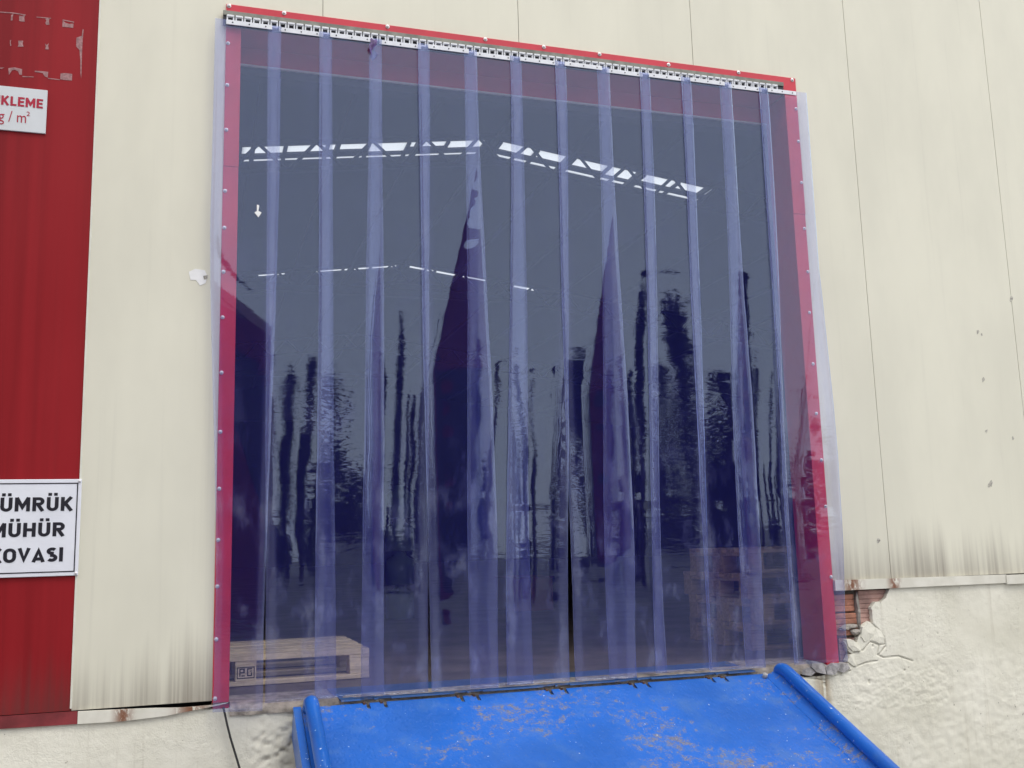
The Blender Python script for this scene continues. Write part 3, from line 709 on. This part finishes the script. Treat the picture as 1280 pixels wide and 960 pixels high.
for i in range(13):
    xl = X0S + PITCH_S*i; xc = xl+WID/2
    ybase = -.036 - .0085*LAYER[i]
    st = thing('pvc_strip', (xc, ybase, ZB[i]), LABELS[i], 'curtain strip', 'overlapping PVC strips of the door curtain')
    nx, nz = 18, 170; ztop = 3.092; V = []; Fc = []
    def yoff(u, z):
        d = smooth01((3.0-z)/2.2)
        y = TW[i]*u*WID/2*d
        y += .004*d*math.sin(z*1.9+i*1.7)*(.6+.4*math.sin(i)) + .0022*d*math.sin(z*5.3+i*2.9+u*.08)
        y += .0016*d*(u*u)*math.sin(i*2.4+z*.5)                      # gentle bow across the width
        y += .00002*math.sin(u*4+z*23+i*3)*d
        for zc, am in ((2.02, .0007), (.84, .0008), (1.5, .0004)):   # set creases from the packed roll
            if i >= 5: y += -am*math.exp(-((z-zc-.01*math.sin(i*3+u))/.022)**2)
        if i == 0: y -= .055*(u+1)/2*smooth01((2.0-z)/.9)
        if i in CURL:
            side, za, zl, ua, ul, sl = CURL[i]
            q = (za-z)/(za-zl)
            if q > 0:
                q1 = min(q, 1.0); uc = ua+(ul-ua)*q1; back = smooth01((z-.05)/.7) if i != 0 else 1.0
                ww = (u-uc)*side
                wv = .55*noise.fractal(Vector((z*13+i*5, .3, i)), .8, 2.3, 3)         # uneven crease line
                ww += wv*.10*max(0, 1-ww*1.6)
                if ww > 0:
                    r_ = .05
                    y -= sl*(WID/2)*(ww-r_*(1-math.exp(-ww/r_)))*(.35+.65*back)
        return y
    for s in (0, 1):
        for j in range(nz+1):
            z = ZB[i] + (ztop-ZB[i])*j/nz
            dr = DRIFT[i]*smooth01((3.05-z)/3.0) + smooth01((3.0-z)/1.2)*(.0035*math.sin(z*2.3+i*1.9)+.002*noise.noise(Vector((z*5, i*3.1, 0))))
            for k in range(nx+1):
                u = -1+2*k/nx; wf = 1-(.34*smooth01((2.3-z)/2.0) if i == 0 else 0); V.append((xc+u*WID/2*wf+dr, ybase+yoff(u, z)+(.0025 if s else 0), z))
    n1 = (nx+1)*(nz+1)
    for j in range(nz):
        for k in range(nx):
            a = j*(nx+1)+k; Fc.append((a, a+1, a+nx+2, a+nx+1)); Fc.append((n1+a, n1+a+nx+1, n1+a+nx+2, n1+a+1))
    nface = len(Fc)
    for j in range(nz):
        a = j*(nx+1); Fc.append((a, a+nx+1, n1+a+nx+1, n1+a)); a += nx; Fc.append((a, n1+a, n1+a+nx+1, a+nx+1))
    for k in range(nx):
        Fc.append((k, n1+k, n1+k+1, k+1))
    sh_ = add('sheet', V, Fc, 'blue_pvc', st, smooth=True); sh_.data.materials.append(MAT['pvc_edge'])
    ra = sh_.data.attributes.new('overlap_sheen', 'FLOAT', 'POINT'); ra.data.foreach_set('value', [smooth01((abs(-1+2*(q_ % (nx+1))/nx)-.64)/.1) for q_ in range(len(V))])
    for q_, pf in enumerate(sh_.data.polygons):
        if q_ >= nface: pf.material_index = 1; pf.use_smooth = False
    # clamp plate with five punched hooks and three rivets
    px0, px1 = xl+.050, xl+.050+hp*5+.008
    if i == 0: px0 = .549
    if i == 12: px1 = 3.605
    tilt = -.004 if i == 9 else 0
    cp = add('clamp_plate', *box_vf(px0, px1, ybase-.006, ybase-.0015, 3.066, 3.089, .001), 'white_metal', st)
    for q in (.14, .5, .86):
        v, f = tube_vf([(px0+(px1-px0)*q, ybase-.0062, 3.077), (px0+(px1-px0)*q, ybase-.008, 3.077)], .0032, 8); add('rivet', v, f, 'hook_dark', cp)
    if i == 3:
        p = at(466, 62, ybase)
        v = []; f = []
        for j in range(8):
            zz = p.z+.045-.09*j/7
            for k in range(5):
                uu = k/4; v.append((p.x-.018+.034*uu+.006*math.sin(j*1.3), ybase-.012-.022*math.sin(uu*3+j*.5)*(.5+j/10), zz+.006*math.sin(k*2)))
        f = [(j*5+k, j*5+k+1, j*5+k+6, j*5+k+5) for j in range(7) for k in range(4)]
        add('torn_flap', v, f, 'flap_purple', st, smooth=True)
    if i == 0:
        poly = [(at(x, y, ybase).x, at(x, y, ybase).z) for x, y in [(321, 256), (324, 257), (323, 264), (327, 266), (323, 272), (318, 266), (321, 264)]]
        v, f = prism_vf(poly, ybase-.0045, ybase-.001); add('white_mark', v, f, 'paper_white', st)  # small white mark on the leftmost strip

# ================================================================== LOADING RAMP
SLOPE = math.radians(23)
RA = Vector((0, -.050, -.026)); RD = Vector((0, -math.cos(SLOPE), -math.sin(SLOPE))); RN = Vector((0, -math.sin(SLOPE), math.cos(SLOPE)))
LEN = (1-.026-.02)/math.sin(SLOPE)
ramp = thing('loading_ramp', (2.1, -1.6, -1), 'sloping scuffed blue steel loading ramp with tubular edge rails below the curtain', 'ramp')
def rp(x, s, n): return Vector((x, 0, 0)) + RA + RD*s + RN*n
DX0, DX1 = .915, 3.165
notch = sorted([at(x, y, -.06).x for x, y in [(460, 879), (481.5, 878.6), (577, 871), (597, 869), (688, 862), (706.5, 862), (792, 856), (809, 855), (890, 851), (906, 849)]])
edge = [(DX0, 0)]
for c in notch: edge += [(c-.008, 0), (c-.008, .042), (c+.008, .048), (c+.008, 0)]
edge += [(DX1, 0)]
poly = edge + [(DX1, LEN), (DX0, LEN)]
n = len(poly); V = [rp(x, s, 0) for x, s in poly] + [rp(x, s, -.012) for x, s in poly]
add('deck_plate', V, [tuple(range(n)), tuple(range(2*n-1, n-1, -1))] + [(i, (i+1) % n, n+(i+1) % n, n+i) for i in range(n)], 'ramp_blue', ramp)
def slab_r(name, x0, x1, s0, s1, n0, n1, mat):
    V = [rp(x, s, nn) for nn in (n0, n1) for s in (s0, s1) for x in (x0, x1)]
    return add(name, V, [(0, 1, 3, 2), (4, 6, 7, 5), (0, 4, 5, 1), (1, 5, 7, 3), (3, 7, 6, 2), (2, 6, 4, 0)], mat, ramp)
slab_r('side_plate', .880, .912, -.006, LEN, -.14, .002, 'pipe_blue')
V = [rp(DX1-.002+dx, s_, n_+.0015) for s_ in (.02, LEN) for dx, n_ in ((0, 0), (.058, .03), (.058, .022), (.012, -.14), (.004, -.14))]
add('side_plate', V, [(0, 1, 2, 3, 4), (9, 8, 7, 6, 5)] + [(k, (k+1) % 5, 5+(k+1) % 5, 5+k) for k in range(5)], 'ramp_blue', ramp)
slab_r('hinge_bar', DX0+.02, DX1-.02, .052, .10, -.05, -.013, 'rust')
for x in (1.3, 1.8, 2.3, 2.8): slab_r('under_beam', x-.03, x+.03, .12, LEN-.15, -.12, -.013, 'pipe_blue')
def rail_pipe(x, s0, h, side):
    pts = [(x, s0, .0), (x, s0, h*.45)]
    for k in range(7):
        a = math.pi/2*k/6; pts.append((x, s0+.065*(1-math.cos(a)), h*.45+ (h*.55)*math.sin(a)))
    pts += [(x, s0+.3, h), (x, s0+1.2, h), (x, LEN-.25, h), (x, LEN-.12, h*.8), (x, LEN-.08, .0)]
    P = [rp(*p) for p in pts]
    return tube('edge_rail', P, .031, 'pipe_blue', ramp, 16)
rail_pipe(.948, .03, .06, -1)
rail_pipe(3.232, .03, .055, 1)
for x, s in ((3.15, .035),): 
    p = rp(x, s, .0); tube('lug', [p, p+RN*.022], .012, 'broken_concrete', ramp, 8)
# lip plate that lies on the hall floor behind the hinge
lp = [at(425, 876, -.045), at(414, 859, .10)]
V = []; polyl = [(1.085, -.048), (1.06, .13), (1.06, .24), (3.12, .24), (3.12, -.048)]
for c in reversed([k for k in notch if 1.1 < k < 3.1]): polyl += [(c+.03, -.048), (c+.03, -.03), (c-.03, -.03), (c-.03, -.048)]
n = len(polyl); V = [(x, y, .0075-(.016 if y < 0 else 0)) for x, y in polyl] + [(x, y, .0015-(.016 if y < 0 else 0)) for x, y in polyl]
add('lip_plate', V, [tuple(range(n)), tuple(range(2*n-1, n-1, -1))] + [(i, (i+1) % n, n+(i+1) % n, n+i) for i in range(n)], 'lip_blue', ramp)
for c in notch:
    v, f = box_vf(c-.022, c-.010, -.062, -.030, -.06, -.022, .002); add('hinge_lug', v, f, 'rust', ramp)

# ================================================================== PALLETS
def make_pallet(mat, stamp):
    root = thing('wooden_pallet', (0, 0, 0), 'x', 'pallet')
    L, W = 1.2, .8
    for y, w in ((-W/2, .10), (-W/2+.17, .10), (-.0725, .145), (W/2-.27, .10), (W/2-.10, .10)):
        box('deck_board', -L/2, L/2, y, y+w, .116, .144, mat, root, .002, True)
    for x, w in ((-L/2, .10), (-.05, .10), (L/2-.10, .10)):
        box('cross_board', x, x+w, -W/2+.003, W/2-.003, .0982, .1158, mat, root, .001, True)
    for bx_ in (-L/2, -.05, L/2-.10):
        for by in (-W/2+.002, -.0725, W/2-.102):
            b_ = box('block', bx_+.001, bx_+.099, by, by+(.10 if by != -.0725 else .145), .0222, .0978, mat, root, .002, True)
            if stamp and by < -.2 and abs(bx_+.05) < .01:
                yy = by-.0006
                parts = [ring(-.042, .042, .034, .089, .005, yy)]
                for (a, b, c, d) in [(-.030, -.004, .076, .082), (-.030, -.024, .045, .082), (-.030, -.004, .060, .066), (-.012, -.004, .060, .082), (-.02, -.004, .045, .051), (.006, .012, .045, .082), (.006, .03, .045, .051), (.024, .03, .045, .062), (.006, .03, .076, .082), (.018, .030, .066, .071)]:
                    parts.append(([(a, yy, c), (b, yy, c), (b, yy, d), (a, yy, d)], [(0, 1, 2, 3)]))
                v, f = join_vf(parts); add('stamp', v, f, 'print_black', b_, local=True)
    for y, w in ((-W/2, .10), (-.0725, .145), (W/2-.10, .10)):
        box('bottom_board', -L/2, L/2, y, y+w, 0, .022, mat, root, .002, True)
    return root
pa = make_pallet('wood', True); pa.location = (.705, .98, .0); pa.rotation_euler.z = math.radians(1.0)
pa['label'] = 'low pale wooden pallet with stamped block on the hall floor behind the left strips'
pb = make_pallet('wood_old', False)
stk = ['on the floor at the bottom of the stack', 'second from the bottom of the stack', 'in the middle of the stack', 'fourth from the bottom of the stack', 'on top of the stack']
for k in range(4):
    o = pb if k == 0 else copy_tree(pb)
    o.location = (4.12+random.uniform(-.02, .02), 1.02+random.uniform(-.03, .03), .145*k); o.rotation_euler.z = math.radians(random.uniform(-3, 3))
    o['label'] = 'weathered brown pallet behind the right strips, ' + ['on the floor under the stack', 'second up from the floor', 'just below the top one', 'on top of the stack'][k]; o['group'] = 'stacked pallets by the right jamb'

# dim goods deeper in the hall
def crate(loc, mat, label, s):
    r = thing('goods_crate', loc, label, 'crate'); a, b, h = s
    for (x0, x1, y0, y1) in ((-a, a, -b, -b+.03), (-a, a, b-.03, b), (-a, -a+.03, -b+.03, b-.03), (a-.03, a, -b+.03, b-.03)):
        box('crate_side', x0, x1, y0, y1, .0, h, mat, r, .003, True)
    box('crate_lid', -a-.01, a+.01, -b-.01, b+.01, h, h+.02, mat, r, .003, True)
cp_ = at(655, 752, 5.0); crate((cp_.x, 5.0, 0), 'plastic_red', 'dark red crate deep in the hall behind the curtain', (.2, .3, .30))
for q, (x, y) in enumerate([(at(500, 734, 4.6).x, 4.6)]):
    r = thing('bottle_stack', (x, y, 0), 'tall stack of pale green bottles deep in the hall', 'bottle stack')
    for lv in range(4):
        v, f = tube_vf([(0, 0, lv*.3), (0, 0, lv*.3+.22), (0, 0, lv*.3+.26), (0, 0, lv*.3+.30)], [.13, .13, .06, .05], 14); add('bottle', v, f, 'plastic_green', r, smooth=True, local=True)

# ================================================================== LOOSE CABLE
pts = [at(x, y, -.03-.0*k) for k, (x, y) in enumerate([(279, 884), (281, 892), (284, 906), (288, 922), (294, 942), (300, 962), (304, 985), (306, 1010)])]
p_last = pts[-1]
tag(tube('loose_cable', [tuple(p) for p in pts] + [(p_last.x+.0, -.04, -.8), (p_last.x+.02, -.08, -.995), (p_last.x+.3, -.10, -.992)], .0045, 'cable_black', None, 8), 'thin dark cable hanging down the plinth below the left trim', 'cable')

# ================================================================== THE YARD BEHIND THE CAMERA (seen mirrored in the strips)
def make_tree(seed, h):
    rnd = random.Random(seed)
    r = thing('poplar_tree', (0, 0, -1), 'x', 'tree', 'slender trees across the yard')
    v, f = tube_vf([(0, 0, 0), (.1, 0, h*.4), (.0, .1, h*.75), (.05, .05, h)], [.22, .16, .09, .02], 7)
    parts = [(v, f)]
    tips = []
    for k in range(64):
        z = h*(.25+.72*rnd.random()); a = rnd.random()*6.28; L = (.35+.5*rnd.random())*(1.15-z/h)*1.6+.15
        e = (math.cos(a)*L*.3, math.sin(a)*L*.3, z+L); parts.append(tube_vf([(.03, .02, z), e], [.05, .012], 4)); tips.append((e, L))
    V, Fc = join_vf(parts); add('trunk', V, Fc, 'bark', r, local=True)
    V = []; Fc = []
    for e, L in tips:
        for q in range(70):
            c = Vector(e)+Vector((rnd.gauss(0, .15), rnd.gauss(0, .15), rnd.gauss(-.1, .45))); s = .06+.07*rnd.random()
            a = Vector((rnd.gauss(0, 1), rnd.gauss(0, 1), rnd.gauss(0, 1))).normalized(); b = a.orthogonal().normalized()
            n = len(V); V += [c-a*s, c+b*s*.6, c+a*s, c-b*s*.6]; Fc.append((n, n+1, n+2, n+3))
    add('crown', V, Fc, 'leaf_dark', r, local=True)
    return r
protos = [make_tree(k, 11.0) for k in range(3)]
rnd = random.Random(5); placed = 0
WH = ['between the street lamps', 'by the parked trailers', 'in the far tree row']
for k in range(64):
    o = protos[k] if k < 3 else copy_tree(protos[k % 3])
    x = -2 + k*.8 + rnd.uniform(-.7, .7); s = rnd.choice([.5, .6, .7, .8, .95, 1.15, 1.45])
    o.location = (x, -46+rnd.uniform(-10, 6), -1); w_ = rnd.uniform(.45, 1.0); o.scale = (s*w_, s*w_, s); o.rotation_euler.z = rnd.random()*6.28
    o['label'] = 'slender dark tree across the yard, mirrored in the curtain strips'; o['group'] = 'slender trees across the yard'
def make_bush(seed):
    rnd = random.Random(seed); r = thing('hedge_bush', (0, 0, -1), 'x', 'bush')
    V = []; Fc = []
    for q in range(1500):
        d = Vector((rnd.gauss(0, 1), rnd.gauss(0, 1), rnd.gauss(0, 1))).normalized()*(rnd.random()**.4)
        c = Vector((d.x*2.0, d.y*1.2, 1.5+d.z*1.5)); s = .12+.1*rnd.random()
        a = Vector((rnd.gauss(0, 1), rnd.gauss(0, 1), rnd.gauss(0, 1))).normalized(); b = a.orthogonal().normalized()
        n = len(V); V += [c-a*s, c+b*s*.6, c+a*s, c-b*s*.6]; Fc.append((n, n+1, n+2, n+3))
    add('foliage', V, Fc, 'leaf_dark', r, local=True)
    v, f = tube_vf([(0, 0, 0), (0, 0, 1.4)], [.12, .05], 6); add('stem', v, f, 'bark', r, local=True)
    return r
bp_ = [make_bush(k) for k in range(2)]
for k in range(18):
    o = bp_[k] if k < 2 else copy_tree(bp_[k % 2])
    o.location = (-3+k*2.8+rnd.uniform(-.8, .8), -50+rnd.uniform(-2, 2), -1); s = rnd.uniform(.4, 1.5); o.scale = (s*.8, s*.8, s*rnd.uniform(.7, 1.3)); o.rotation_euler.z = rnd.random()*6
    o['label'] = 'dark rounded bush in the hedge across the yard'; o['group'] = 'hedge bushes across the yard'
def make_lamp():
    r = thing('street_lamp', (0, 0, -1), 'grey street lamp on a tall pole across the yard', 'street lamp', 'street lamps across the yard')
    v, f = tube_vf([(0, 0, 0), (0, 0, 9), (0, .2, 9.5), (0, .9, 9.8)], [.12, .08, .07, .05], 8); add('pole', v, f, 'pole_steel', r, local=True)
    box('lamp_head', -.12, .12, .8, 1.5, 9.72, 9.86, 'pole_steel', r, .03, True); return r
l0 = make_lamp()
for k, (x, y) in enumerate([(4, -38), (14, -39), (25, -38), (36, -40)]):
    o = l0 if k == 0 else copy_tree(l0); o.location = (x, y, -1)
nb = thing('neighbour_building', (-14, -24, -1), 'tall maroon clad building across the yard, mirrored in the twisted strips', 'building')
for k in range(14):
    box('cladding_panel', -28.8+k*2+.01, -28.8+(k+1)*2-.01, -17.0, -16.9, -1, 7.0, 'maroon_cladding' if k in (13, 10, 6) else 'grey_cladding', nb)
box('building_core', -28.8, -.82, -32, -17.01, -1, 6.99, 'grey_cladding', nb); box('parapet', -28.9, -.72, -32.1, -16.8, 7.001, 11.4, 'maroon_cladding', nb)
